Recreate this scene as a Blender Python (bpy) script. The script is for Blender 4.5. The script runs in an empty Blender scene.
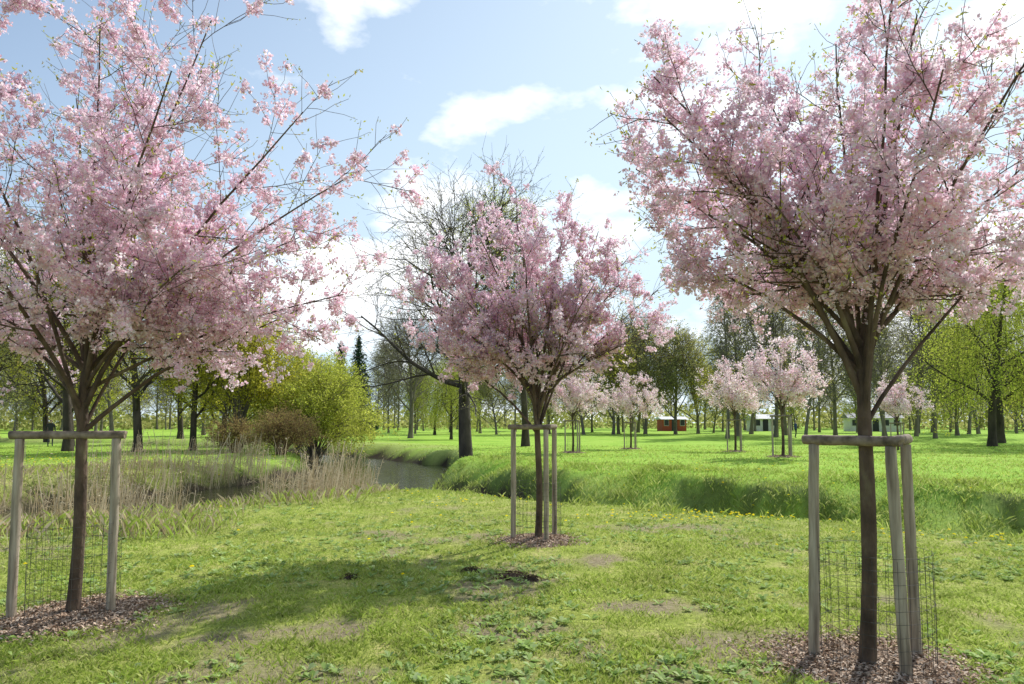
import bpy, math, numpy as np
from mathutils import Vector
R = np.random.RandomState
scene = bpy.context.scene
scene.view_settings.view_transform = 'Standard'
scene.view_settings.look = 'None'
scene.view_settings.exposure = 0

# ------------------------------------------------------------------ utils
def link(o, parent=None):
    scene.collection.objects.link(o)
    if parent: o.parent = parent
    return o
def empty(name, loc=(0,0,0)):
    e = bpy.data.objects.new(name, None); e.location = loc; e.empty_display_size = .3
    return link(e)
def mesh_np(name, V, F, mat=None, smooth=False):
    V = np.asarray(V, dtype=np.float32).reshape(-1,3); F = np.asarray(F, dtype=np.int32)
    k = F.shape[1]
    me = bpy.data.meshes.new(name)
    me.vertices.add(len(V)); me.vertices.foreach_set('co', V.ravel())
    me.loops.add(F.size); me.loops.foreach_set('vertex_index', F.ravel())
    me.polygons.add(len(F)); me.polygons.foreach_set('loop_start', np.arange(0, F.size, k, dtype=np.int32))
    if smooth: me.polygons.foreach_set('use_smooth', np.ones(len(F), dtype=bool))
    me.update(calc_edges=True)
    if mat: me.materials.append(mat)
    return me
def obj_np(name, V, F, mat=None, smooth=False, parent=None):
    return link(bpy.data.objects.new(name, mesh_np(name, V, F, mat, smooth)), parent)
def nrm(a):
    return a/np.maximum(np.linalg.norm(a, axis=-1, keepdims=True), 1e-9)
def quads(C, size, rng, asp=.6, flat=0., upn=None):
    """diamond shaped leaves at C"""
    n = len(C); C = np.asarray(C)
    N = rng.normal(size=(n,3)); N[:,2] += flat; N = nrm(N)
    A = nrm(np.cross(N, rng.normal(size=(n,3)))); B = np.cross(N, A)
    s = (np.ones(n)*size*rng.uniform(.65,1.3,n))[:,None]/2
    V = np.stack([C-A*s, C-B*s*asp+N*s*.25, C+A*s, C+B*s*asp+N*s*.25], axis=1)
    return V.reshape(-1,3), np.arange(4*n).reshape(n,4)
_lat = {}
def vnoise(x, y, scale, seed=0):
    if seed not in _lat: _lat[seed] = R(seed+77).rand(256,256)
    L = _lat[seed]; x = np.asarray(x)/scale+1000.; y = np.asarray(y)/scale+1000.
    xi = np.floor(x).astype(int); yi = np.floor(y).astype(int); fx = x-xi; fy = y-yi
    fx = fx*fx*(3-2*fx); fy = fy*fy*(3-2*fy)
    a = L[xi%256, yi%256]; b = L[(xi+1)%256, yi%256]; c = L[xi%256,(yi+1)%256]; d = L[(xi+1)%256,(yi+1)%256]
    return (a*(1-fx)+b*fx)*(1-fy)+(c*(1-fx)+d*fx)*fy
def sstep(a, b, x):
    t = np.clip((x-a)/(b-a), 0, 1); return t*t*(3-2*t)

# ------------------------------------------------------------------ terrain
CH_A = np.array([(-90,70),(-50,60),(-28,56),(-17,51),(-10.5,44),(-6.8,37),(-5.6,31),(-6.6,25.5),(-9.2,20),(-12.5,15.5),(-17,12.5),(-26,10.5),(-80,9)],float)
CH_B = np.array([(-5,25),(-1.6,20.5),(1.2,17.0),(4.5,14.6),(8,12.0),(12,9.7),(18,8.2),(34,8),(90,10)],float)
def chan(x, y, P):
    best = np.full(x.shape, 1e9); sg = np.ones(x.shape)
    for a, b in zip(P[:-1], P[1:]):
        d = b-a; t = np.clip(((x-a[0])*d[0]+(y-a[1])*d[1])/(d@d), 0, 1)
        px = x-(a[0]+t*d[0]); py = y-(a[1]+t*d[1]); dist = np.hypot(px, py)
        s = np.sign(d[0]*py-d[1]*px); m = dist < best
        best = np.where(m, dist, best); sg = np.where(m, s, sg)
    return best, sg
WATER = -0.80
def steep(x, y):
    v = 0
    for cx, r in ((.6,1.5),(6.0,1.5),(10.5,.8)):
        v = np.maximum(v, 1-sstep(r*.5, r*1.4, np.abs(x-cx+(vnoise(x,y,.8,91)-.5)*1.4)))
    return v*(y < 24)
def terrain(x, y):
    x = np.asarray(x, float); y = np.asarray(y, float)
    z = (vnoise(x, y, 2.3, 1)-.5)*.08+(vnoise(x, y, .7, 2)-.5)*.03+(vnoise(x, y, 9, 3)-.5)*.16*sstep(10,30,np.hypot(x,y))
    d, s = chan(x, y, CH_A)
    wob = (vnoise(x, y, 2.2, 4)-.5)*1.6
    w0 = np.where(y > 39, 1.0, np.where(y > 20, 2.9, 1.9))
    w1 = np.where(s > 0, np.where(y < 25, 7.6, 4.2), 5.0)
    za = -1.3*(1-sstep(0, 1, (d+wob*.6-w0)/(w1-w0)))
    d2, s2 = chan(x, y, CH_B)
    st = steep(x, y)
    off = np.where(s2 > 0, .3+1.9*st, .3)
    w1b = np.where(s2 > 0, 4.4-st*1.0, 2.4)
    zb = -1.25*(1-sstep(0, 1, (d2+wob*.9-off)/(w1b-off)))
    far = np.where(s2 > 0, .24*sstep(2.2, 4.8, d2), 0)*sstep(-5, -2, x)*(1-sstep(26, 40, y))
    bump = ((vnoise(x,y,.45,5)-.5)*.14+(vnoise(x,y,1.1,6)-.5)*.25)*np.clip(-zb, 0, 1)
    return z+np.minimum(za, zb)+far+bump
def bare(x, y):
    n = vnoise(x, y, 1.5, 11)*.45+vnoise(x, y, .5, 12)*.35+vnoise(x, y, .17, 13)*.2
    b = sstep(.53, .69, n)*(1-sstep(12, 15, y))*.75
    for cx, cy, r in ((.0,7.0,.45),(-1.7,5.5,.4),(-.2,5.5,.45),(-2.2,5.3,.3),(1.9,5.2,.6),(.9,8.2,.4),(1.3,6.2,.4)):
        dd = np.hypot((x-cx)/1.6, y-cy)+(vnoise(x,y,.25,14)-.5)*.5
        b = np.maximum(b, .85*(1-sstep(r*.35, r, dd)))
    return b
N = 520
s = np.linspace(-1, 1, N)
gx = 7*np.sinh(5.3*s); gy = 10+7*np.sinh(5.3*s)
X, Y = np.meshgrid(gx, gy, indexing='xy')
Z = terrain(X.ravel(), Y.ravel())
idx = np.arange(N*N).reshape(N, N)
F = np.stack([idx[:-1,:-1], idx[:-1,1:], idx[1:,1:], idx[1:,:-1]], -1).reshape(-1,4)

# ------------------------------------------------------------------ materials
def newmat(name):
    m = bpy.data.materials.new(name); m.use_nodes = True
    nt = m.node_tree; nt.nodes.clear()
    out = nt.nodes.new('ShaderNodeOutputMaterial')
    return m, nt, out
def noise(nt, scale, detail=4, vec=None, rough=.55, sc=None):
    n = nt.nodes.new('ShaderNodeTexNoise'); n.inputs['Scale'].default_value = scale
    n.inputs['Detail'].default_value = detail; n.inputs['Roughness'].default_value = rough
    tc = nt.nodes.new('ShaderNodeTexCoord')
    src = tc.outputs['Object']
    if sc:
        mp = nt.nodes.new('ShaderNodeMapping'); mp.inputs['Scale'].default_value = sc
        nt.links.new(src, mp.inputs['Vector']); src = mp.outputs['Vector']
    nt.links.new(src, n.inputs['Vector'])
    return n.outputs['Fac']
def ramp(nt, fac, stops):
    r = nt.nodes.new('ShaderNodeValToRGB'); e = r.color_ramp.elements
    e[0].position = stops[0][0]; e[0].color = (*stops[0][1], 1)
    e[1].position = stops[-1][0]; e[1].color = (*stops[-1][1], 1)
    for p, c in stops[1:-1]:
        q = e.new(p); q.color = (*c, 1)
    nt.links.new(fac, r.inputs['Fac']); return r.outputs['Color']
def mix(nt, fac, a, b, mode='MIX'):
    m = nt.nodes.new('ShaderNodeMix'); m.data_type = 'RGBA'; m.blend_type = mode
    for sock, v in ((m.inputs[0], fac), (m.inputs[6], a), (m.inputs[7], b)):
        if isinstance(v, (int, float)): sock.default_value = v
        elif isinstance(v, tuple): sock.default_value = (*v, 1)
        else: nt.links.new(v, sock)
    return m.outputs[2]
def leaf_mat(name, c1, c2, c3, trans=.45, nscale=1.2, lo=.72):
    m, nt, out = newmat(name)
    g = nt.nodes.new('ShaderNodeNewGeometry')
    col = ramp(nt, g.outputs['Random Per Island'], [(0, c1), (.5, c2), (1, c3)])
    if nscale:
        nz = noise(nt, nscale, 2)
        k = ramp(nt, nz, [(.3, (lo,lo,lo)), (.7, (1.1,1.1,1.1))])
        col = mix(nt, 1., col, k, 'MULTIPLY')
    d = nt.nodes.new('ShaderNodeBsdfDiffuse'); nt.links.new(col, d.inputs['Color'])
    if trans > 0:
        t = nt.nodes.new('ShaderNodeBsdfTranslucent')
        ms = nt.nodes.new('ShaderNodeMixShader'); ms.inputs[0].default_value = trans
        nt.links.new(col, t.inputs['Color'])
        nt.links.new(d.outputs[0], ms.inputs[1]); nt.links.new(t.outputs[0], ms.inputs[2])
        nt.links.new(ms.outputs[0], out.inputs['Surface'])
    else: nt.links.new(d.outputs[0], out.inputs['Surface'])
    return m
def pbr(name, stops, scale, sc=None, rough=.85, bump=.4, bscale=None, detail=6, bdist=.02, spec=.3):
    m, nt, out = newmat(name)
    p = nt.nodes.new('ShaderNodeBsdfPrincipled'); p.inputs['Roughness'].default_value = rough
    p.inputs['Specular IOR Level'].default_value = spec
    nt.links.new(ramp(nt, noise(nt, scale, detail, sc=sc), stops), p.inputs['Base Color'])
    if bump:
        b = nt.nodes.new('ShaderNodeBump'); b.inputs['Strength'].default_value = bump; b.inputs['Distance'].default_value = bdist
        nt.links.new(noise(nt, bscale or scale*2, 6, sc=sc), b.inputs['Height']); nt.links.new(b.outputs[0], p.inputs['Normal'])
    nt.links.new(p.outputs[0], out.inputs['Surface'])
    return m
# ground
m_ground, nt, out = newmat('lawn_ground')
p = nt.nodes.new('ShaderNodeBsdfPrincipled'); p.inputs['Roughness'].default_value = .95; p.inputs['Specular IOR Level'].default_value = .1
near = ramp(nt, noise(nt, 1.6, 9, rough=.75), [(.3,(.22,.29,.05)),(.5,(.37,.44,.10)),(.66,(.53,.50,.21))])
fine = ramp(nt, noise(nt, 28, 5, rough=.75), [(.32,(.5,.5,.42)),(.65,(1.25,1.22,1.1))])
near = mix(nt, 1., near, fine, 'MULTIPLY')
far = ramp(nt, noise(nt, .35, 9, rough=.72), [(.3,(.21,.40,.045)),(.5,(.32,.51,.065)),(.72,(.42,.57,.11))])
far2 = ramp(nt, noise(nt, 9, 6, rough=.8), [(.3,(.66,.68,.62)),(.7,(1.2,1.18,1.1))])
far = mix(nt, 1., far, far2, 'MULTIPLY')
at = nt.nodes.new('ShaderNodeAttribute'); at.attribute_name = 'zone'
col = mix(nt, at.outputs['Fac'], near, far)
soil = ramp(nt, noise(nt, 22, 8, rough=.75), [(.3,(.15,.11,.07)),(.55,(.34,.265,.185)),(.75,(.53,.43,.32))])
ab = nt.nodes.new('ShaderNodeAttribute'); ab.attribute_name = 'bare'
col = mix(nt, ab.outputs['Fac'], col, soil)
dry = ramp(nt, noise(nt, 6, 8, rough=.75), [(.3,(.19,.18,.07)),(.55,(.40,.37,.17)),(.75,(.32,.42,.09))])
ad = nt.nodes.new('ShaderNodeAttribute'); ad.attribute_name = 'dry'
col = mix(nt, ad.outputs['Fac'], col, dry)
am = nt.nodes.new('ShaderNodeAttribute'); am.attribute_name = 'mud_dark'
col = mix(nt, am.outputs['Fac'], col, (.055,.042,.028))
nt.links.new(col, p.inputs['Base Color'])
b = nt.nodes.new('ShaderNodeBump'); b.inputs['Strength'].default_value = .8; b.inputs['Distance'].default_value = .06
nt.links.new(noise(nt, 14, 8, rough=.75), b.inputs['Height']); nt.links.new(b.outputs[0], p.inputs['Normal'])
nt.links.new(p.outputs[0], out.inputs['Surface'])

def dryf(x, y):
    d, s_ = chan(x, y, CH_A)
    a = 1-sstep(6.0, 9.0, d+(vnoise(x,y,2.5,21)-.5)*4)
    a = np.where(x > -2.5, 0, a)*np.where((s_ < 0), .45, 1)*np.where(y > 30, .5, 1)
    return a*(.3+.7*sstep(.3,.6,vnoise(x,y,1.1,22)))
xr, yr = X.ravel(), Y.ravel()
g = obj_np('ground', np.stack([xr, yr, Z], -1), F, m_ground, smooth=True)
dB, sB = chan(xr, yr, CH_B); dA, sA = chan(xr, yr, CH_A)
beyond = ((sB > 0) & (xr > -5)) | (yr > 27)
zone = np.where(beyond, 1., 0.)*sstep(.3, 1.5, dB)
zone = np.where(xr < -8, np.maximum(sstep(22,30,yr)*.9, zone*.0), zone)
mud_dark = 1-sstep(WATER+.08, WATER+.60, Z+(vnoise(xr,yr,.6,8)-.5)*.45)
mud_dark = np.where(dA < 8, mud_dark, mud_dark*.2)
mud_dark = np.maximum(mud_dark, steep(xr, yr)*np.where((sB > 0) & (dB > 1.2) & (dB < 3.6), .6, 0)*sstep(.3,.6,vnoise(xr,yr,.5,92)))  # also darkens noisy patches on steep stretches of the far ditch bank
dr = np.maximum(dryf(xr, yr), np.where((sB > 0), .45, .25)*(1-sstep(2.8, 4.0, dB))*sstep(-5,-3,xr)*(.2+.8*vnoise(xr,yr,.8,93)))
for nm, arr in (('zone', zone), ('bare', bare(xr, yr)), ('dry', dr), ('mud_dark', mud_dark)):
    a = g.data.attributes.new(nm, 'FLOAT', 'POINT'); a.data.foreach_set('value', np.asarray(arr, np.float32))

# water
m_water, nt, out = newmat('pond_water')
p = nt.nodes.new('ShaderNodeBsdfPrincipled'); p.inputs['Base Color'].default_value = (.02,.022,.012,1)
p.inputs['Roughness'].default_value = .03; p.inputs['Specular IOR Level'].default_value = .9
b = nt.nodes.new('ShaderNodeBump'); b.inputs['Strength'].default_value = .5; b.inputs['Distance'].default_value = .05
nt.links.new(noise(nt, 2.6, 3, sc=(1,2.,1)), b.inputs['Height']); nt.links.new(b.outputs[0], p.inputs['Normal'])
nt.links.new(p.outputs[0], out.inputs['Surface'])
T = np.gradient(CH_A, axis=0); T /= np.linalg.norm(T, axis=1)[:,None]; Nn = np.stack([-T[:,1], T[:,0]], -1)
L_ = CH_A+Nn*5; R_ = CH_A-Nn*5
V = np.concatenate([np.c_[L_, np.full(len(L_), WATER)], np.c_[R_, np.full(len(R_), WATER)]]); n = len(CH_A)
obj_np('pond_water', V, [(i, i+1, n+i+1, n+i) for i in range(n-1)], m_water)

m_bark = pbr('cherry_bark', [(.3,(.045,.03,.02)),(.55,(.12,.08,.055)),(.72,(.19,.15,.09))], 9, sc=(1,1,.45), bump=.9, bscale=28)
m_barkd = pbr('dark_bark', [(.3,(.03,.024,.018)),(.6,(.08,.062,.046)),(.8,(.12,.11,.07))], 3, sc=(1,1,.4), bump=.8, bscale=8, bdist=.05)
m_barkg = pbr('hazed_grey_bark', [(.3,(.12,.10,.08)),(.6,(.2,.17,.14)),(.8,(.26,.23,.185))], 3, sc=(1,1,.4), bump=0)  # grey bark, lightened so its colour carries the haze over far trees
m_barkb = pbr('brown_stems', [(.3,(.14,.09,.045)),(.6,(.26,.17,.085)),(.8,(.33,.25,.12))], 3, sc=(1,1,.4), bump=0)
m_wood = pbr('weathered_wood', [(.28,(.15,.115,.08)),(.5,(.36,.295,.22)),(.75,(.56,.48,.37))], 9, sc=(3,3,.25), bump=.7, bscale=30, bdist=.008)
m_woodtop = pbr('weathered_rail', [(.28,(.08,.06,.045)),(.5,(.22,.17,.125)),(.75,(.36,.29,.22))], 14, bump=.7, bscale=30, bdist=.008)
m_wire = pbr('wire', [(.3,(.04,.04,.035)),(.7,(.08,.075,.07))], 20, rough=.6, bump=0)
m_petal = leaf_mat('cherry_blossom', (.90,.60,.71), (.95,.77,.85), (.97,.90,.93), .53, 4., .84)
m_petal2 = leaf_mat('pale_blossom', (.88,.60,.69), (.93,.75,.81), (.96,.87,.90), .5, 3., .85)
m_yleaf = leaf_mat('young_leaf', (.36,.38,.07), (.50,.54,.10), (.52,.40,.15), .5, 0)
m_grass = leaf_mat('grass_blades', (.29,.40,.06), (.45,.55,.11), (.62,.64,.24), .45, .9)
m_weed = leaf_mat('weed_leaves', (.27,.41,.10), (.42,.56,.18), (.55,.65,.32), .35, .9)
m_reed = leaf_mat('dry_reed', (.38,.29,.16), (.58,.47,.3), (.7,.6,.43), .3, 1.)
m_chip = leaf_mat('wood_chips', (.28,.18,.12), (.52,.38,.27), (.73,.59,.46), 0., 6.)
m_yel = leaf_mat('dandelion_yellow', (.8,.6,.01), (.85,.68,.02), (.9,.75,.05), .2, 0)
m_willow = leaf_mat('willow_leaf', (.42,.48,.06), (.58,.63,.10), (.72,.73,.16), .54, .9)
m_ylw = leaf_mat('maple_flower_leaf', (.48,.45,.05), (.64,.60,.07), (.74,.70,.13), .54, .8)
m_olive = leaf_mat('olive_leaf', (.32,.31,.12), (.45,.44,.16), (.56,.55,.21), .52, .5)
m_brown = leaf_mat('brown_shrub_leaf', (.32,.21,.09), (.46,.32,.14), (.48,.44,.13), .4, 1.)
m_con = leaf_mat('conifer_needle', (.03,.06,.04), (.05,.10,.06), (.08,.13,.07), .2, .6)

# ------------------------------------------------------------------ trees
def polyline(start, d, L, nseg, rng, wander, up):
    pts = [np.array(start, float)]; d = d/math.sqrt(d@d); st = L/nseg
    W = rng.normal(size=(nseg,3))*wander
    for i in range(nseg):
        d = d+W[i]; d[2] += up; d = d/math.sqrt(d@d)
        pts.append(pts[-1]+d*st)
    return np.array(pts)
def kids(parent, level, rng, cfg, out):
    if level >= len(cfg): return
    c = cfg[level]; pts, rad = parent; az = rng.rand()*6.28
    n = c['n']
    for i in range(n):
        t = c['start']+(1-c['start'])*((i+rng.rand()*.8)/n); t = min(t, .99)
        f = t*(len(pts)-1); k = int(f); fr = f-k
        p = pts[k]*(1-fr)+pts[k+1]*fr; d = pts[k+1]-pts[k]; d = d/math.sqrt(d@d)
        az += 2.4+rng.normal()*.35
        if abs(d[0]) < .8: u = np.array([0., d[2], -d[1]])
        else: u = np.array([-d[2], 0., d[0]])
        u = u/math.sqrt(u@u); v = np.array([d[1]*u[2]-d[2]*u[1], d[2]*u[0]-d[0]*u[2], d[0]*u[1]-d[1]*u[0]])
        a = math.radians(c['ang']+rng.normal()*c.get('av', 8))
        nd = d*math.cos(a)+(u*math.cos(az)+v*math.sin(az))*math.sin(a)
        L = c['len']*rng.uniform(.7, 1.25)*(1-c.get('tap', .35)*t)
        r0 = max((rad[k]*(1-fr)+rad[k+1]*fr)*c['rr'], c.get('rmin', .002))
        q = polyline(p, nd, L, c['nseg'], rng, c['wander'], c['up'])
        if c.get('zmin') is not None: q[:,2] = np.maximum(q[:,2], c['zmin']+rng.rand()*.4)
        rr = np.linspace(r0, max(r0*.3, c.get('rmin', .002)*.6), len(q))
        out.append((q, rr, level+1))
        kids((q, rr), level+1, rng, cfg, out)
def tubes(polys, sides):
    VV = []; FF = []; off = 0
    groups = {}
    for p_ in polys: groups.setdefault((len(p_[0]), sides[min(p_[2], len(sides)-1)]), []).append(p_)
    for (m, k), L in groups.items():
        P = np.stack([q[0] for q in L]); Rd = np.stack([q[1] for q in L])   # n,m,3
        T = nrm(np.gradient(P, axis=1)); D = nrm(P[:,-1]-P[:,0])
        ref = np.where(np.abs(D[:,1:2]) < .85, np.array([[.3,1,.1]]), np.array([[1,.2,.1]]))[:,None,:]
        U = nrm(np.cross(T, np.broadcast_to(ref, T.shape))); W = np.cross(T, U)
        a = np.arange(k)*2*math.pi/k
        ring = P[:,:,None,:]+Rd[:,:,None,None]*(U[:,:,None,:]*np.cos(a)[None,None,:,None]+W[:,:,None,:]*np.sin(a)[None,None,:,None])
        VV.append(ring.reshape(-1,3)); n = len(L)
        I = off+np.arange(n*m*k).reshape(n, m, k); J = np.roll(I, -1, axis=2)
        FF.append(np.stack([I[:,:-1], J[:,:-1], J[:,1:], I[:,1:]], -1).reshape(-1,4)); off += n*m*k
    return np.concatenate(VV), np.concatenate(FF)
def sample(polys, n, rng, jit, t0=0.):
    Ln = np.array([len(p[0]) for p in polys]); off = np.r_[0, np.cumsum(Ln)[:-1]]; P = np.concatenate([p[0] for p in polys])
    L = np.linalg.norm(P[off+Ln-1]-P[off], axis=1)+1e-4
    ch = rng.choice(len(polys), n, p=L/L.sum()); t = rng.uniform(t0, 1, n)
    f = np.minimum(t*(Ln[ch]-1), Ln[ch]-1.001); k = f.astype(int); fr = (f-k)[:,None]; i = off[ch]+k
    return P[i]*(1-fr)+P[i+1]*fr+rng.normal(size=(n,3))*jit

def cherry(loc, seed, fork, H, rad, lean=(0,0), r0=.07, limbs=9, clusters=2600, psize=.02, mat=None, extra=(), detail=True, leafn=2500, low=.36, zlow=.12):
    rng = R(seed); base = np.array([loc[0], loc[1], float(terrain(loc[0], loc[1]))])
    root = empty('cherry_tree', tuple(base))
    top = np.array([lean[0], lean[1], fork])
    t = np.linspace(0, 1, 13)[:,None]; tr = top*t + np.c_[np.sin(t*5)*.018, np.cos(t*4)*.015-.015, 0*t]
    tr[0,2] = -.08
    rr = r0*np.interp(t[:,0], [0,.06,.2,.6,1], [1.3,1.08,1.,.92,.8])*(1+rng.normal(size=13)*.015)
    polys = [(tr, rr, 0)]
    ends = []
    for i in range(limbs):
        az = i*2.399+rng.normal()*.25
        kk = (i+.5)/limbs
        rh = rad*(1.0-kk**1.6*.8)*rng.uniform(.8,1.); zt = fork+(H-fork)*(low+(.97-low)*kk)*rng.uniform(.88,1.05)
        ends.append((rh*math.cos(az), rh*math.sin(az), zt))
    ends += list(extra)
    for i, e in enumerate(ends):
        e = np.array(e, float); e[:2] += top[:2]
        s0 = tr[-1-(i%4)]
        tt = np.linspace(0, 1, 8)[:,None]
        c1 = s0+(e-s0)*np.array([.3,.3,.5])
        q = (1-tt)**2*s0+2*tt*(1-tt)*c1+tt**2*e + np.cumsum(rng.normal(size=(8,3))*.024, axis=0)*tt
        ra = r0*.40*np.linspace(1, .0, 8)**1.1*rng.uniform(.6,1.1)+.005
        polys.append((q, ra, 1))
    out = []
    sc = rad/2.
    cfg = [None, dict(n=10, len=1.05*sc, ang=44, start=.2, up=.03, wander=.09, rr=.5, nseg=6, av=12, tap=.5, rmin=.004, zmin=fork+zlow),
           dict(n=7, len=.46*sc, ang=48, start=.12, up=.03, wander=.12, rr=.55, nseg=4, av=12, tap=.3, rmin=.0026)]
    for q, ra, lv in list(polys[1:]):
        kids((q, ra), 1, rng, cfg, out)
    polys += out
    V, Fc = tubes(polys, (14, 7, 4, 3))
    obj_np('trunk_and_branches', V, Fc, m_bark, True, root)
    tw = [p_ for p_ in polys if p_[2] >= 2]+[(p_[0][3:], p_[1][3:], 2) for p_ in polys if p_[2] == 1]
    cl = sample(tw, int(clusters*2.6), rng, .012 if detail else .04, .05)
    kp = vnoise(cl[:,0]*1.0+cl[:,2]*.7+seed, cl[:,1]+cl[:,2]*.9, .30, 31)+rng.rand(len(cl))*.35 > .74
    cl = cl[kp][:clusters]; n = len(cl)
    if detail:
        nf = 10; sg = rng.uniform(.018,.045,n)
        fl = np.repeat(cl, nf, axis=0)+rng.normal(size=(n*nf,3))*np.repeat(sg, nf)[:,None]
        pet = np.repeat(fl, 6, axis=0); pet = pet+rng.normal(size=pet.shape)*.010
    else:
        pet = np.repeat(cl, 9, axis=0); pet = pet+rng.normal(size=pet.shape)*.06
    V, Fc = quads(pet, psize, rng, .85)
    obj_np('blossoms', V, Fc, mat or m_petal, False, root)
    tips = [p_ for p_ in polys if p_[2] >= 2]
    lc = sample(tips, leafn, rng, .02, .75)
    ext = np.array([p_[0][-1] for p_ in tips])
    V, Fc = quads(np.r_[lc, np.repeat(ext, 2, axis=0)+rng.normal(size=(len(ext)*2,3))*.025], .035 if detail else .06, rng, .4)
    obj_np('young_leaves', V, Fc, m_yleaf, False, root)
    return root

cherry((-3.77,5.98), 3, 2.1, 5.6, 2.25, lean=(.06,0), r0=.050, limbs=12, clusters=3000, psize=.026, extra=((2.5,.1,3.9),(2.1,.5,2.85),(2.0,-.5,4.2),(1.7,.3,2.7),(-2.2,.3,3.1),(1.0,-.6,2.9),(-1.4,.4,2.8)), leafn=3500)
cherry((2.42,4.78), 8, 2.2, 5.0, 1.6, lean=(.05,0), r0=.051, limbs=12, clusters=2700, psize=.023, extra=((-1.6,.1,3.5),(-1.3,.5,3.0),(-1.4,-.1,4.1),(1.5,.2,3.1),(1.2,.5,2.9),(-.8,-.4,3.1)), low=.42, zlow=.25)
cherry((.36,9.5), 15, 1.95, 4.85, 1.78, lean=(.0,0), r0=.047, limbs=12, clusters=2700, psize=.029, extra=((-1.75,0,3.3),(1.7,.1,3.4),(-.2,.1,5.0),(-1.5,.3,2.75),(1.35,-.3,2.8),(-1.45,-.5,3.8),(.9,.3,4.4),(1.4,.4,4.0),(-.9,.2,4.4)), low=.34, zlow=.25)
for (x, y, sd, H, rd) in ((10.3,26.1,21,4.6,1.75),(11.0,33.8,22,4.7,1.9),(7.1,41,23,4.5,2.1),(3.0,33.8,24,4.4,1.9),(22.5,40,25,4.1,1.8)):
    cherry((x, y), sd, 1.9, H, rd, r0=.055, limbs=10, clusters=1300, psize=.07, mat=m_petal2, detail=False, leafn=200, low=.28, zlow=0)

# ------------------------------------------------------------------ stakes
def stakes(center, posts, rails, H=1.52, lean=None, cage=.34, seed=0):
    rng = R(seed); z0 = float(terrain(*center)); root = empty('tree_stake_frame', (center[0], center[1], z0))
    tops = []
    for i, (x, y) in enumerate(posts):
        bx, by = x-center[0], y-center[1]; lx, ly = (lean[i] if lean else (0,0))
        bz = float(terrain(x, y))-z0-.1
        t = np.linspace(0, 1, 14)[:,None]; pts = np.array([bx,by,bz])*(1-t)+np.array([bx+lx,by+ly,H])*t
        pts[1:-1,:2] += rng.normal(size=(12,2))*.0015
        rad = .038*(1-.06*t[:,0])+rng.normal(size=14)*.0008
        pts = np.r_[pts, [pts[-1]+[0,0,.004]], [pts[-1]+[0,0,.005]]]; rad = np.r_[rad, rad[-1]*.86, .001]
        V, Fc = tubes([(pts, rad, 0)], (14,)); o = obj_np('post_%d' % (i+1), V, Fc, m_wood, True, root)
        tops.append(np.array([bx+lx, by+ly, H+.036]))
    for j, (a, b) in enumerate(rails):
        d = tops[b]-tops[a]; L = np.linalg.norm(d); d /= L
        p0 = tops[a]-d*.075+[0,0,.004*j]; p1 = tops[b]+d*.07+[0,0,.004*j]
        if j: p0 = tops[a]+d*.05
        t = np.linspace(0, 1, 10)[:,None]; pts = p0*(1-t)+p1*t; pts[:,2] += rng.normal(size=10)*.001
        rad = np.full(10, .036)+rng.normal(size=10)*.0008
        pts = np.r_[[p0-d*.003], [p0-d*.002], pts, [p1+d*.002], [p1+d*.003]]; rad = np.r_[.001, .033, rad, .033, .001]
        V, Fc = tubes([(pts, rad, 0)], (12,)); obj_np('rail_%d' % (j+1), V, Fc, m_woodtop, True, root)
    W = []; n = 30; hh = .80
    jr = cage*(1+rng.normal(size=n)*.02); A = np.arange(n)*2*math.pi/n
    cx = np.mean([p_[0] for p_ in posts])-center[0] if len(posts) > 2 else 0; cy = np.mean([p_[1] for p_ in posts])-center[1] if len(posts) > 2 else .0
    P = np.c_[cx+jr*np.cos(A), cy+jr*np.sin(A)]
    for i in range(n):
        p_ = np.array([[*P[i], .0], [*(P[i]*(1+rng.normal()*.01)), hh*.5], [*(P[i]*(1+rng.normal()*.02)), hh+rng.normal()*.006]])
        W.append((p_, np.full(3, .0016), 0))
    ring = np.r_[P, P[:1]]
    for z in np.linspace(.05, hh, 10):
        W.append((np.c_[ring*(1+rng.normal()*.004), np.full(n+1, z)], np.full(n+1, .0016), 0))
    V, Fc = tubes(W, (3,)); obj_np('wire_mesh_guard', V, Fc, m_wire, False, root)
    return root
stakes((2.42,4.8), [(2.15,5.0),(2.56,4.55),(2.86,4.95)], [(0,1),(1,2)], lean=[(.05,0),(-.05,0),(-.02,0)], cage=.35, seed=1)
stakes((.36,9.5), [(.02,9.55),(.46,9.28),(.60,9.75)], [(0,1),(1,2)], cage=.31, seed=2)
stakes((-3.77,5.98), [(-4.2,5.85),(-3.44,5.98)], [(0,1)], lean=[(.0,0),(-.01,0)], cage=.34, seed=3)
for i, (x, y) in enumerate(((10.3,26.1),(11.0,33.8),(7.1,41),(3.0,33.8),(22.5,40))):
    stakes((x, y), [(x-.38,y),(x+.2,y-.3),(x+.35,y+.25)], [(0,1),(1,2)], cage=.33, seed=10+i)

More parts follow.
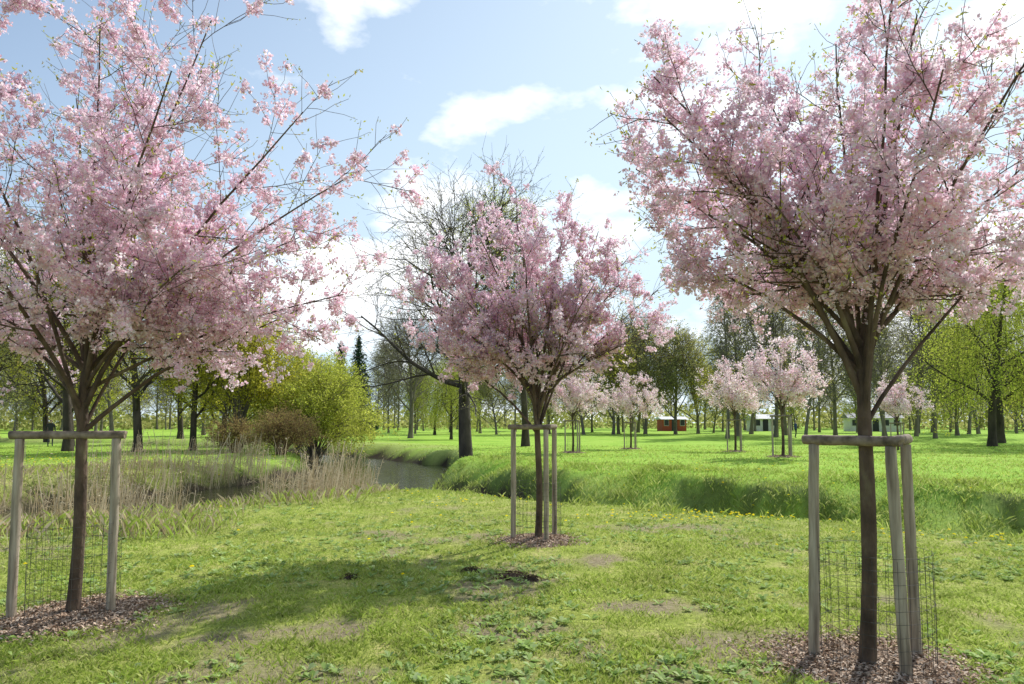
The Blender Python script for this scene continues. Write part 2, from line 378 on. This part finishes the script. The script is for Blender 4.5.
# ------------------------------------------------------------------ mulch
m_soil = pbr('mulch_soil', [(.3,(.12,.08,.05)),(.6,(.25,.18,.125)),(.8,(.4,.3,.22))], 25, bump=.9, bscale=50, bdist=.02)
m_dsoil = pbr('molehill_soil', [(.3,(.03,.02,.013)),(.6,(.08,.055,.035)),(.8,(.14,.10,.07))], 25, bump=.9, bscale=50, bdist=.02)
m_dark = leaf_mat('dark_soil_crumbs', (.04,.028,.018), (.09,.06,.04), (.16,.115,.075), 0., 6.)
def mulch(x, y, r, n, seed, name='wood_chip_mulch', h=.05, mat=m_chip, size=.04, base=m_soil):
    rng = R(seed); k = 40; rings = 9; V = []
    for j in range(rings+1):
        for i in range(k):
            a = i*2*math.pi/k; q = j/rings; rr = r*q*(1+.22*(vnoise(math.cos(a)*2+seed, math.sin(a)*2, .8, 41)-.5)*2*q)
            px, py = x+rr*math.cos(a), y+rr*math.sin(a)
            V.append((px, py, float(terrain(px, py))+h*(1-q**2.2)-.012*q+(rng.rand()-.5)*h*.35*(1-q*.8)))
    Fc = [(j*k+i, j*k+(i+1)%k, (j+1)*k+(i+1)%k, (j+1)*k+i) for j in range(rings) for i in range(k)]
    root = obj_np(name, V, Fc, base, True)
    a = rng.rand(n)*6.283; rr = r*1.12*np.sqrt(rng.rand(n))*(1+.2*rng.normal(size=n)*.8)
    C = np.c_[x+rr*np.cos(a), y+rr*np.sin(a), np.zeros(n)]; q = np.clip(rr/r, 0, 1)
    C[:,2] = terrain(C[:,0], C[:,1])+h*(1-q**2.2)+.006+rng.rand(n)*.012
    Vc, Fq = quads(C, size, rng, .38, flat=2.2)
    obj_np('chips', Vc, Fq, mat, False, root)
mulch(2.45,4.8,.68,5200,1); mulch(.34,9.5,.56,2600,2); mulch(-3.75,5.98,.68,4200,3)
for i, (x, y) in enumerate(((10.3,26.1),(11.0,33.8),(7.1,41),(3.0,33.8))): mulch(x, y, .6, 400, 10+i, size=.07)
mulch(0.0,7.25,.17,300,31,'molehill',.04,m_dark,.03,m_dsoil); mulch(-.45,7.6,.11,160,32,'molehill',.035,m_dark,.03,m_dsoil); mulch(.2,7.12,.09,120,33,'molehill',.035,m_dark,.03,m_dsoil); mulch(-1.7,7.3,.09,80,34,'molehill',.03,m_dark,.03,m_dsoil)

# ------------------------------------------------------------------ grass
TREES = [(2.45,4.8,.58),(.34,9.5,.46),(-3.75,5.98,.56)]
def scatter(n, y0, y1, rng, k=.86):
    y = np.exp(rng.uniform(math.log(y0), math.log(y1), n)); x = rng.uniform(-1, 1, n)*(y*k+1.2)
    return x, y
def blades(n, y0, y1, seed, h, w):
    rng = R(seed); x, y = scatter(n, y0, y1, rng)
    kp = rng.rand(n) > bare(x, y)*.93
    for cx, cy, r in TREES: kp &= (np.hypot(x-cx, y-cy) > r*(.8+.4*rng.rand(n)))
    dens = vnoise(x, y, .5, 51)*.5+vnoise(x, y, .16, 52)*.5
    kp &= dens+rng.rand(n)*.45 > .55
    z = terrain(x, y); kp &= z > WATER+.15
    x, y, z, dens = x[kp], y[kp], z[kp], dens[kp]; n = len(x)
    gs = 1+y/14.
    hh = h*rng.uniform(.4, 1.5, n)*(.2+dens*1.4)*np.where(z < -.25, 2.0, 1.); ww = w*gs*rng.uniform(.7, 1.3, n)
    a = rng.rand(n)*6.283; l = rng.normal(size=(n,2))*.7
    dx, dy = np.cos(a)*ww/2, np.sin(a)*ww/2
    P0 = np.c_[x-dx, y-dy, z-.005]; P1 = np.c_[x+dx, y+dy, z-.005]
    M1 = np.c_[x+dx*.8+l[:,0]*hh*.35, y+dy*.8+l[:,1]*hh*.35, z+hh*.6]
    TT = np.c_[x+l[:,0]*hh, y+l[:,1]*hh, z+hh]
    return np.stack([P0, P1, M1, TT], 1).reshape(-1,3), np.arange(4*n).reshape(n,4)
V1, F1 = blades(360000, 2.9, 17, 5, .032, .0055)
V2, F2 = blades(80000, 15, 48, 6, .055, .010)
grass = obj_np('grass', np.r_[V1, V2], np.r_[F1, F2+len(V1)], m_grass)
rng = R(9); x, y = scatter(9000, 3., 16, rng); kp = vnoise(x, y, 1.1, 61)+rng.rand(len(x))*.35 > .64; x, y = x[kp], y[kp]
for cx, cy, r in TREES:
    kp = np.hypot(x-cx, y-cy) > r; x, y = x[kp], y[kp]
V = []; zz = terrain(x, y)
for i in range(len(x)):
    k = rng.randint(5, 9); s0 = rng.uniform(.03, .085); z = float(zz[i])
    for j in range(k):
        a = rng.rand()*6.283; c, s_ = math.cos(a), math.sin(a); w = s0*.25; r1 = s0*rng.uniform(.7,1.2); up = rng.uniform(.01,.045)
        V += [(x[i], y[i], z+.004), (x[i]+c*r1*.6-s_*w, y[i]+s_*r1*.6+c*w, z+up*.9), (x[i]+c*r1, y[i]+s_*r1, z+up), (x[i]+c*r1*.6+s_*w, y[i]+s_*r1*.6-c*w, z+up*.85)]
obj_np('broadleaf_weeds', V, np.arange(len(V)).reshape(-1,4), m_weed)
rng = R(12)
pos = []
for cx, cy, sx, sy, n in ((4.0,11.9,1.3,.3,110),(6.4,9.8,1.0,.4,30),(-9,27,4,3,60),(-16,27,5,4,420),(1.2,14.0,2,.5,30),(-9,9,2,1.5,40),(8,20,8,5,70),(2,17,5,4,60)):
    pos.append(np.c_[cx+rng.normal(size=n)*sx, cy+rng.normal(size=n)*sy])
pos = np.concatenate(pos); z = terrain(pos[:,0], pos[:,1]); kp = (z > WATER+.2) & (pos[:,1] > 6.5); pos, z = pos[kp], z[kp]
V = []; Fd = []
for i, (a_, b_) in enumerate(pos):
    r = rng.uniform(.014, .024)*(1+b_/40); h = z[i]+rng.uniform(.03,.09); o = len(V)
    for k in range(8): V.append((a_+r*math.cos(k*.785), b_+r*math.sin(k*.785)-.004, h+.006*(k%2)))
    for k in range(8): V.append((a_+r*.5*math.cos(k*.785), b_+r*.5*math.sin(k*.785), h+.014))
    for k in range(8): Fd.append((o+k, o+(k+1)%8, o+8+(k+1)%8, o+8+k))
    Fd += [(o+8, o+9, o+10, o+11), (o+8, o+11, o+12, o+15), (o+12, o+13, o+14, o+15)]
obj_np('dandelions', V, Fd, m_yel)

def reeds(cnt, seed):
    rng = R(seed); x = rng.uniform(-24, -2.2, cnt*6); y = rng.uniform(7.5, 33, cnt*6)
    d, s_ = chan(x, y, CH_A); z = terrain(x, y)
    den = vnoise(x, y, 1.6, 71)*.65+vnoise(x, y, .5, 72)*.35
    near_side = (s_ > 0) & (y < 24)
    kp = (z > WATER-.15) & (((d > 1.6) & (d < 6.6+(den-.5)*4) & near_side & (den > .42) & (x < -3.8)) | ((d > 2.4) & (d < 5.0) & (~near_side) & (den > .56) & (x < -8)))
    x, y, z, den = x[kp][:cnt], y[kp][:cnt], z[kp][:cnt], den[kp][:cnt]; n = len(x)
    h = rng.uniform(.45, 1.3, n)*(.55+.85*den); w = rng.uniform(.005, .010, n); a = rng.rand(n)*6.283
    l = rng.normal(size=(n,2))*.15+np.array([.06,0]); dx, dy = np.cos(a)*w, np.sin(a)*w
    P = np.stack([np.c_[x-dx, y-dy, z-.02], np.c_[x+dx, y+dy, z-.02], np.c_[x+dx*.6+l[:,0]*h, y+dy*.6+l[:,1]*h, z+h], np.c_[x-dx*.6+l[:,0]*h, y-dy*.6+l[:,1]*h, z+h*.98]], 1).reshape(-1,3)
    Fq = np.arange(4*n).reshape(n,4)
    tp = np.c_[x+l[:,0]*h, y+l[:,1]*h, z+h][::4]; C = np.repeat(tp, 5, axis=0); C = C+rng.normal(size=C.shape)*[.018,.018,.05]
    Vp, Fp = quads(C, .055, rng, .3)
    m = n; i = rng.randint(0, n, m); f = rng.uniform(.3,.8,m); bx = x[i]+l[i,0]*h[i]*f; by = y[i]+l[i,1]*h[i]*f; bz = z[i]+h[i]*f
    aa = rng.rand(m)*6.283; L = rng.uniform(.12,.3,m); ex, ey = np.cos(aa)*L, np.sin(aa)*L
    Q = np.stack([np.c_[bx, by, bz-.008], np.c_[bx+ex*.5, by+ey*.5, bz+L*.35], np.c_[bx+ex, by+ey, bz+L*.1], np.c_[bx+ex*.5, by+ey*.5, bz+L*.35-.014]], 1).reshape(-1,3)
    VV = np.r_[P, Vp, Q]; FF = np.r_[Fq, Fp+len(P), np.arange(4*m).reshape(m,4)+len(P)+len(Vp)]
    obj_np('reeds', VV, FF, m_reed)
reeds(7500, 4)
def drytuft(cnt, seed):
    rng = R(seed); x = rng.uniform(-16, -3., cnt*3); y = rng.uniform(6.5, 26, cnt*3)
    kp = (rng.rand(cnt*3) < dryf(x, y)) & (terrain(x, y) > WATER+.05); x, y = x[kp][:cnt], y[kp][:cnt]; z = terrain(x, y); n = len(x)
    h = rng.uniform(.08, .3, n); w = .007; a = rng.rand(n)*6.283; l = rng.normal(size=(n,2))*.45; dx, dy = np.cos(a)*w, np.sin(a)*w
    P = np.stack([np.c_[x-dx, y-dy, z], np.c_[x+dx, y+dy, z], np.c_[x+dx*.5+l[:,0]*h*.5, y+dy*.5+l[:,1]*h*.5, z+h*.7], np.c_[x+l[:,0]*h, y+l[:,1]*h, z+h]], 1).reshape(-1,3)
    return P
P = drytuft(12000, 5); obj_np('dry_grass', P, np.arange(len(P)).reshape(-1,4), m_reed)
P = drytuft(14000, 55); obj_np('rough_grass', P, np.arange(len(P)).reshape(-1,4), m_grass)
# tussocks along the ditch
rng = R(57); n = 60000; sgm = rng.randint(1, 7, n); tq = rng.rand(n); a = CH_B[sgm]; b2 = CH_B[sgm-1]; c0 = a*tq[:,None]+b2*(1-tq[:,None]); dd = nrm(a-b2); off = rng.uniform(-2.6, 5.2, n)
x = c0[:,0]-dd[:,1]*off; y = c0[:,1]+dd[:,0]*off; kp = (vnoise(x, y, .5, 94)+rng.rand(n)*.5 > np.where(off > 0, .55, .74)) & (x > -3) & (x < 17); x, y = x[kp], y[kp]; n = len(x); z = terrain(x, y)
h = rng.uniform(.04, .13, n)*(.5+vnoise(x, y, .4, 95)*1.2); w = .008; a = rng.rand(n)*6.283; l = rng.normal(size=(n,2))*.5; dx, dy = np.cos(a)*w, np.sin(a)*w
P = np.stack([np.c_[x-dx, y-dy, z], np.c_[x+dx, y+dy, z], np.c_[x+dx*.5+l[:,0]*h*.5, y+dy*.5+l[:,1]*h*.5, z+h*.7], np.c_[x+l[:,0]*h, y+l[:,1]*h, z+h]], 1).reshape(-1,3)
obj_np('rough_grass', P, np.arange(len(P)).reshape(-1,4), m_grass)

# ------------------------------------------------------------------ background trees
def bgtree_mesh(seed, H, spread, leafn, lsize, lmat, bark=m_barkg, r0=.25, kind='up', fork=.25, dens=1., ang=48, tk=1.):
    rng = R(seed)
    tr = polyline((0,0,-.2), np.array([rng.normal()*.04, rng.normal()*.04, 1.]), H*.9, 12, rng, .035, .02)
    rad = r0*np.linspace(1, .12, 13)**.9; rad[0] *= 1.35
    polys = [(tr, rad, 0)]; out = []
    if kind == 'up':
        cfg = [dict(n=int(16*dens), len=spread*1.25, ang=ang, start=fork, up=.10, wander=.10, rr=.5, nseg=7, tap=.62, rmin=.03*tk),
               dict(n=8, len=spread*.6, ang=44, start=.15, up=.03, wander=.12, rr=.5, nseg=5, tap=.45, rmin=.016*tk),
               dict(n=6, len=spread*.32, ang=40, start=.1, up=.0, wander=.14, rr=.5, nseg=4, tap=.3, rmin=.009*tk),
               dict(n=3, len=spread*.17, ang=35, start=.1, up=-.02, wander=.12, rr=.6, nseg=2, tap=.3, rmin=.006*tk)]
    elif kind == 'weep':
        cfg = [dict(n=int(13*dens), len=spread*1.2, ang=44, start=fork, up=.05, wander=.1, rr=.5, nseg=7, tap=.5, rmin=.03),
               dict(n=8, len=spread*.55, ang=50, start=.2, up=-.06, wander=.12, rr=.5, nseg=5, tap=.35, rmin=.015),
               dict(n=9, len=spread*.75, ang=55, start=.1, up=-.55, wander=.06, rr=.5, nseg=7, tap=.2, rmin=.007, zmin=.6)]
    elif kind == 'birch':
        cfg = [dict(n=int(24*dens), len=spread*1.0, ang=40, start=fork, up=.05, wander=.08, rr=.38, nseg=6, tap=.6, rmin=.025*tk),
               dict(n=7, len=spread*.5, ang=40, start=.15, up=-.03, wander=.1, rr=.5, nseg=5, tap=.4, rmin=.014*tk),
               dict(n=7, len=spread*.4, ang=40, start=.1, up=-.16, wander=.1, rr=.5, nseg=4, tap=.3, rmin=.008*tk)]
    kids((tr, rad), 0, rng, cfg, out)
    polys += out
    V, Fc = tubes(polys, (9, 5, 4, 3))
    mw = mesh_np('trunk_and_branches', V, Fc, bark, True)
    fine = [p_ for p_ in polys if p_[2] >= 3]
    C = sample(fine, leafn, rng, lsize*.7, .1)
    V, Fc = quads(C, lsize, rng, .6); ml = mesh_np('leaves', V, Fc, lmat)
    return mw, ml
def place(name, meshes, x, y, rot=0, s=1., parent=None, sz=None):
    if parent is None:
        e = empty(name, (x, y, float(terrain(x, y)))); loc = (0,0,0)
    else: e = parent; loc = (x, y, float(terrain(x, y)))
    for m in meshes:
        o = link(bpy.data.objects.new(m.name.split('.')[0], m), e); o.rotation_euler = (0,0,rot); o.scale = (s, s, sz or s); o.location = loc
    return e
big = bgtree_mesh(40, 12.8, 5.9, 6000, .07, m_olive, m_barkd, .36, 'up', .29, 1.3, 54, 1.3)
place('bare_tree', big, -2.1, 32)
birch = bgtree_mesh(41, 17.5, 4.2, 15000, .11, m_willow, m_barkd, .26, 'birch', .3, tk=1.3)
place('birch_tree', birch, .9, 46)
place('bare_tree', bgtree_mesh(42, 10.5, 5.5, 2500, .08, m_olive, m_barkg, .25, 'up', .22, tk=1.8), -9.8, 66)
willowA = bgtree_mesh(43, 11.0, 4.6, 27000, .11, m_willow, m_barkd, .24, 'weep', .25)
place('willow_tree', willowA, 31.5, 45, .4, 1.12)
place('willow_tree', willowA, 38.5, 54, 2.4, 1.25)
place('willow_tree', willowA, -9.5, 84, 2., .75)
place('willow_tree', willowA, -5.5, 62, 3., .6)
oak = bgtree_mesh(44, 11.5, 4.3, 8000, .12, m_ylw, m_barkd, .24, 'up', .22)
oak2 = bgtree_mesh(45, 12, 4.6, 7000, .12, m_olive, m_barkd, .26, 'up', .25)
for i, (x, y, r, s_, m) in enumerate(((-24.6,38,0,1,oak2),(-20.2,37,1,1.,oak),(-18.6,40,3,.85,oak),(-29,45,2,1.,oak),(-33,40,4,1,oak2),(-22,52,5,1,oak),(-38,56,1,1.1,oak),(-30,62,2.2,1.1,oak))):
    place('maple_tree', m, x, y, r, s_)
def shrub(name, x, y, r, h, n, lsize, mat, seed, bark=m_barkg, stems=26, droop=.0, trunk=None):
    rng = R(seed); polys = []
    for i in range(stems):
        a = rng.rand()*6.283; t = math.sqrt(rng.rand()); e = np.array([math.cos(a)*r*t, math.sin(a)*r*t, h*math.sqrt(max(.05, 1-(t*.93)**2))*rng.uniform(.8,1.)])
        s0 = np.array([rng.normal()*.12, rng.normal()*.12, 0 if trunk is None else trunk])*1.; tt = np.linspace(0,1,7)[:,None]
        c = s0+(e-s0)*np.array([.35,.35,.85]); q = (1-tt)**2*s0+2*tt*(1-tt)*c+tt**2*e
        polys.append((q, np.linspace(.045,.01,7), 1))
    if trunk: polys.append((np.array([[0,0,-.1],[.05,0,trunk*.5],[0,0,trunk+.2]]), np.array([.2,.16,.12]), 0))
    out = []
    cfg = [None, dict(n=8, len=r*.5, ang=45, start=.3, up=-.02-droop, wander=.12, rr=.5, nseg=4, tap=.3, rmin=.008),
           dict(n=6, len=r*.26, ang=45, start=.1, up=-.05-droop*3, wander=.12, rr=.6, nseg=3, tap=.2, rmin=.005)]
    for q, ra, lv in [p_ for p_ in polys if p_[2] == 1]: kids((q, ra), 1, rng, cfg, out)
    allp = polys+out; allp = [(np.c_[q[:,:2], np.maximum(q[:,2], .02)], ra, lv) for q, ra, lv in allp]
    root = empty(name, (x, y, float(terrain(x, y))))
    V, Fc = tubes(allp, (6,4,3,3)); obj_np('stems', V, Fc, bark, True, root)
    C = sample([p_ for p_ in allp if p_[2] >= 2], n, rng, lsize*.8)
    V, Fc = quads(C, lsize, rng, .55); obj_np('leaves', V, Fc, mat, False, root)
shrub('willow_bush', -12.4, 43, 4.0, 7.0, 42000, .13, m_willow, 61, stems=50, droop=.05)
shrub('yellow_green_tree', -16.4, 41, 3.8, 8.4, 30000, .14, m_ylw, 62, stems=46, trunk=1.2)
shrub('yellow_green_tree', -15.6, 50, 3.2, 8.0, 20000, .14, m_ylw, 63, stems=36, trunk=1.)
shrub('brown_shrub', -11.9, 35.5, 2.0, 2.1, 9000, .09, m_brown, 64, m_barkb, 32)
shrub('brown_shrub', -14.8, 36.5, 1.6, 1.8, 5000, .09, m_brown, 66, m_barkb, 22)
shrub('brown_shrub', -24, 28, 2.0, 1.8, 4000, .08, m_brown, 67, m_barkb, 26)
shrub('brown_shrub', -30, 33, 2.5, 2.3, 4000, .08, m_brown, 68, m_barkb, 26)
def conifer(x, y, H, r, seed):
    rng = R(seed); root = empty('spruce_tree', (x, y, float(terrain(x, y))))
    polys = [(np.array([[0,0,-.1],[0,0,H*.5],[0,0,H]]), np.array([.22,.13,.02]), 0)]
    n = 170
    for i in range(n):
        t = (i+.5)/n; z = H*(.06+.92*t); L = r*(1-t)**.85*rng.uniform(.75,1.1)+.15; a = i*2.4
        d = np.array([math.cos(a), math.sin(a), 0]); q = np.array([[0,0,z], d*L*.5+[0,0,z-L*.12], d*L+[0,0,z-L*.18]])
        polys.append((q, np.array([.04,.025,.01]), 2))
    V, Fc = tubes(polys, (6,4,3)); obj_np('trunk', V, Fc, m_barkd, True, root)
    C = sample(polys[1:], 7000, rng, .10); C[:,2] -= rng.rand(len(C))*.25
    V, Fc = quads(C, .32, rng, .4); obj_np('needles', V, Fc, m_con, False, root)
conifer(-17.6, 78, 11.8, 2.5, 1); conifer(-20.4, 81, 11.4, 2.1, 2)
dist = empty('distant_trees')
vA = bgtree_mesh(50, 15, 4.8, 3500, .17, m_olive, m_barkg, .22, 'up', .25, tk=2.2)
vB = bgtree_mesh(51, 18, 3.8, 2500, .17, m_olive, m_barkg, .20, 'birch', .2, tk=2.2)
vC = bgtree_mesh(52, 12, 4.8, 7500, .20, m_ylw, m_barkg, .22, 'up', .12, tk=1.6)
vE = bgtree_mesh(54, 12.5, 4.6, 8000, .21, m_olive, m_barkg, .22, 'up', .15, tk=1.6)
vD = bgtree_mesh(53, 12, 4.6, 7500, .21, m_willow, m_barkg, .22, 'birch', .15, tk=1.8)
rng = R(99)
for i in range(115):
    x = -125+250*(i+rng.rand())/115; y = rng.uniform(92, 160)
    m = (vA, vB, vC, vD, vE)[rng.choice(5, p=(.37,.25,.08,.12,.18))]
    place('', m, x, y, rng.rand()*6.28, rng.uniform(.7, 1.05), dist)
for x, y, m, s_ in ((9,86,vE,.95),(13,88,vC,.95),(17.5,90,vE,1.1),(21.5,90,vE,1.05),(25,92,vC,1.0),(5,92,vD,.9),(18,98,vA,1.1),
    (22,70,vB,.95),(25,76,vB,1.1),(28.5,74,vB,1.12),(32,80,vB,1.12),(34,72,vA,1.),(30,86,vA,1.1),(38.5,74,vB,1.0),(42,68,vB,.9),(36,66,vA,.85),(46,78,vA,1),(52,80,vD,1),(60,90,vA,1),(50,70,vB,.9),
    (-42,72,vA,1),(-50,66,vE,1),(-36,80,vD,1),(-58,75,vA,1),(-13,92,vD,.7),(3,84,vA,.8),(-2,88,vE,.7),(-30,76,vD,.8)):
    place('', m, x, y, rng.rand()*6.28, s_, dist)
place('bare_tree', vB, 27.6, 51, .3, .62); place('bare_tree', vB, 30, 58, 1.3, .75); place('bare_tree', vA, 24.8, 58, 2.3, .72)
rng = R(77); n = 36000; a = rng.uniform(-1.15, 1.15, n); rr = rng.uniform(135, 170, n)
x = rr*np.sin(a)*1.1; y = rr*np.cos(a)+20; top = 1.5+5.5*vnoise(x, y, 7, 81)*(.5+vnoise(x, y, 2.2, 82))
z = terrain(x, y)+top*rng.rand(n)**.8
V, Fc = quads(np.c_[x, y, z], .9, rng, .6); obj_np('distant_undergrowth', V, Fc, m_olive)

# ------------------------------------------------------------------ small buildings
def solid(name, col, rough=.7): return pbr(name, [(.3, tuple(c*.85 for c in col)), (.7, col)], 3, rough=rough, bump=.1)
m_white = solid('white_render', (.78,.77,.74)); m_red = solid('red_boards', (.42,.09,.05)); m_roof = solid('grey_roof', (.2,.2,.21)); m_glass = solid('dark_glass', (.03,.035,.04), .15); m_roofw = solid('pale_roof', (.7,.7,.7))
def box(name, cx, cy, cz, sx, sy, sz, mat, parent, bev=.02):
    import bmesh
    bm = bmesh.new(); bmesh.ops.create_cube(bm, size=1.)
    for v in bm.verts: v.co = (v.co.x*sx, v.co.y*sy, v.co.z*sz)
    bmesh.ops.bevel(bm, geom=bm.edges[:], offset=min(bev, min(sx,sy,sz)*.3), segments=1, affect='EDGES')
    me = bpy.data.meshes.new(name); bm.to_mesh(me); bm.free(); me.materials.append(mat)
    o = link(bpy.data.objects.new(name, me), parent); o.location = (cx, cy, cz); return o
def building(name, x, y, w, d, h, wall, roof, rh=.9, rot=0, nw=4):
    e = empty(name, (x, y, float(terrain(x, y)))); e.rotation_euler = (0,0,rot)
    box('walls', 0, 0, h/2-.05, w, d, h+.1, wall, e)
    V = [(-w/2-.35,-d/2-.35,h+.03),(w/2+.35,-d/2-.35,h+.03),(w/2+.35,d/2+.35,h+.03),(-w/2-.35,d/2+.35,h+.03),(-w/2-.35,0,h+rh),(w/2+.35,0,h+rh)]
    me = bpy.data.meshes.new('roof'); me.from_pydata(V, [], [(0,1,5,4),(2,3,4,5),(3,0,4),(1,2,5),(3,2,1,0)]); me.materials.append(roof); link(bpy.data.objects.new('roof', me), e)
    for i in range(nw):
        cx = -w/2+w*(i+.5)/nw
        if i == nw//2: box('door', cx, -d/2-.03, 1.0, .95, .08, 2.0, m_glass, e)
        else:
            box('window_frame', cx, -d/2-.02, 1.45, w/nw*.62, .06, 1.1, m_roofw, e); box('window', cx, -d/2-.055, 1.45, w/nw*.54, .04, .95, m_glass, e)
building('red_kiosk', 27.5, 118, 4.2, 3, 2.0, m_red, m_roofw, .5, .1, 3)
building('white_pavilion', 61, 116, 8, 4, 2.2, m_white, m_roof, .9, -.2, 5)
building('white_pavilion', 43, 118, 4., 3, 2.1, m_white, m_roofw, .8, .1, 3)
def person(x, y, rot, seed, top=(.03,.03,.035), leg=(.04,.05,.08), H=1.74):
    J = dict(pelvis=(0,0,.93), waist=(0,.0,1.08), chest=(0,0,1.32), neck=(0,.01,1.48), head=(0,-.01,1.58), crown=(0,0,1.70),
             hl=(.10,0,.90), kl=(.12,-.10,.50), al=(.12,.02,.09), fl=(.13,-.13,.04), hr=(-.10,0,.90), kr=(-.11,.03,.49), ar=(-.11,.16,.10), fr=(-.11,.05,.04),
             sl=(.18,0,1.40), el=(.24,.04,1.14), wl=(.25,-.10,.92), ll=(.25,-.15,.83), sr=(-.18,0,1.40), er=(-.24,.06,1.14), wr=(-.24,.02,.88), lr=(-.24,.0,.79))
    Rr = dict(pelvis=.15, waist=.135, chest=.16, neck=.06, head=.09, crown=.075, hl=.10, kl=.06, al=.045, fl=.04, hr=.10, kr=.06, ar=.045, fr=.04, sl=.07, el=.05, wl=.035, ll=.035, sr=.07, er=.05, wr=.035, lr=.035)
    E = [('pelvis','waist'),('waist','chest'),('chest','neck'),('neck','head'),('head','crown'),('pelvis','hl'),('hl','kl'),('kl','al'),('al','fl'),('pelvis','hr'),('hr','kr'),('kr','ar'),('ar','fr'),('chest','sl'),('sl','el'),('el','wl'),('wl','ll'),('chest','sr'),('sr','er'),('er','wr'),('wr','lr')]
    ks = list(J); me = bpy.data.meshes.new('body'); me.from_pydata([J[k] for k in ks], [(ks.index(a), ks.index(b)) for a, b in E], [])
    m, nt, out = newmat('person_clothes'); p = nt.nodes.new('ShaderNodeBsdfPrincipled'); tc = nt.nodes.new('ShaderNodeTexCoord'); sp = nt.nodes.new('ShaderNodeSeparateXYZ')
    nt.links.new(tc.outputs['Object'], sp.inputs[0]); dv = nt.nodes.new('ShaderNodeMath'); dv.operation = 'DIVIDE'; dv.inputs[1].default_value = 2.; nt.links.new(sp.outputs['Z'], dv.inputs[0])
    c = ramp(nt, dv.outputs[0], [(0,(.02,.02,.02)),(.05,leg),(.46,top),(.745,(.55,.36,.28)),(.82,(.05,.03,.02))]); c.node.color_ramp.interpolation = 'CONSTANT'
    nt.links.new(c, p.inputs['Base Color']); p.inputs['Roughness'].default_value = .8; nt.links.new(p.outputs[0], out.inputs[0]); me.materials.append(m)
    o = link(bpy.data.objects.new('person', me)); o.location = (x, y, float(terrain(x, y))); o.rotation_euler = (0,0,rot)
    sk = o.modifiers.new('Skin', 'SKIN')
    for i, k in enumerate(ks): me.skin_vertices[0].data[i].radius = (Rr[k], Rr[k]*.8)
    me.skin_vertices[0].data[0].use_root = True
    o.modifiers.new('Sub', 'SUBSURF').levels = 2; o.modifiers['Sub'].render_levels = 2
person(-29.3, 43.5, .6, 1); person(29, 70, 1.6, 3, (.05,.08,.2), (.04,.04,.05))

# ------------------------------------------------------------------ light, sky, camera
EL, AZ = math.radians(44), math.radians(38)
sv = Vector((math.sin(AZ)*math.cos(EL), math.cos(AZ)*math.cos(EL), math.sin(EL)))
sl = bpy.data.lights.new('sun', 'SUN'); sl.energy = 5.0; sl.angle = math.radians(.5); sl.color = (1,.98,.94)
so = link(bpy.data.objects.new('sun', sl)); so.rotation_euler = (-sv).to_track_quat('-Z','Y').to_euler(); so.location = (20,30,40)
w = bpy.data.worlds.new('World'); scene.world = w; w.use_nodes = True; nt = w.node_tree; nt.nodes.clear()
out = nt.nodes.new('ShaderNodeOutputWorld'); bg = nt.nodes.new('ShaderNodeBackground'); bg.inputs['Strength'].default_value = .15
sky = nt.nodes.new('ShaderNodeTexSky'); sky.sky_type = 'NISHITA'; sky.sun_disc = False; sky.sun_elevation = EL; sky.sun_rotation = AZ; sky.dust_density = 1.0; sky.air_density = 1.; sky.ozone_density = 3.
tc = nt.nodes.new('ShaderNodeTexCoord')
mp = nt.nodes.new('ShaderNodeMapping'); mp.inputs['Scale'].default_value = (1,1,2.0); mp.inputs['Location'].default_value = (.37,.0,.1); nt.links.new(tc.outputs['Generated'], mp.inputs['Vector'])
nz = nt.nodes.new('ShaderNodeTexNoise'); nz.inputs['Scale'].default_value = 4.5; nz.inputs['Detail'].default_value = 9; nz.inputs['Roughness'].default_value = .52; nt.links.new(mp.outputs[0], nz.inputs['Vector'])
dot = nt.nodes.new('ShaderNodeVectorMath'); dot.operation = 'DOT_PRODUCT'; dot.inputs[1].default_value = (.50,.22,-.70); nt.links.new(tc.outputs['Generated'], dot.inputs[0])
hz = nt.nodes.new('ShaderNodeMapRange'); hz.inputs['From Min'].default_value = -.48; hz.inputs['From Max'].default_value = .15; hz.inputs['To Min'].default_value = .22; hz.inputs['To Max'].default_value = 1.0; nt.links.new(dot.outputs['Value'], hz.inputs['Value'])
c = mix(nt, hz.outputs[0], sky.outputs[0], (5.3,6.6,7.6))
ad = nt.nodes.new('ShaderNodeMath'); ad.operation = 'MULTIPLY_ADD'; ad.inputs[1].default_value = .20; nt.links.new(dot.outputs['Value'], ad.inputs[0]); nt.links.new(nz.outputs['Fac'], ad.inputs[2])
cr = ramp(nt, ad.outputs[0], [(.50,(0,0,0)),(.62,(1,1,1))])
sepc = nt.nodes.new('ShaderNodeSeparateColor'); nt.links.new(cr, sepc.inputs[0])
c = mix(nt, sepc.outputs[0], c, (9.4,9.6,9.8))
nt.links.new(c, bg.inputs['Color']); nt.links.new(bg.outputs[0], out.inputs[0])
cam = bpy.data.cameras.new('camera'); cam.lens = 24; cam.sensor_width = 36; cam.clip_end = 5000; cam.clip_start = .05; cam.shift_y = .031
co = link(bpy.data.objects.new('camera', cam)); co.location = (0,0,1.65); co.rotation_euler = (math.radians(94),0,0)
scene.camera = co
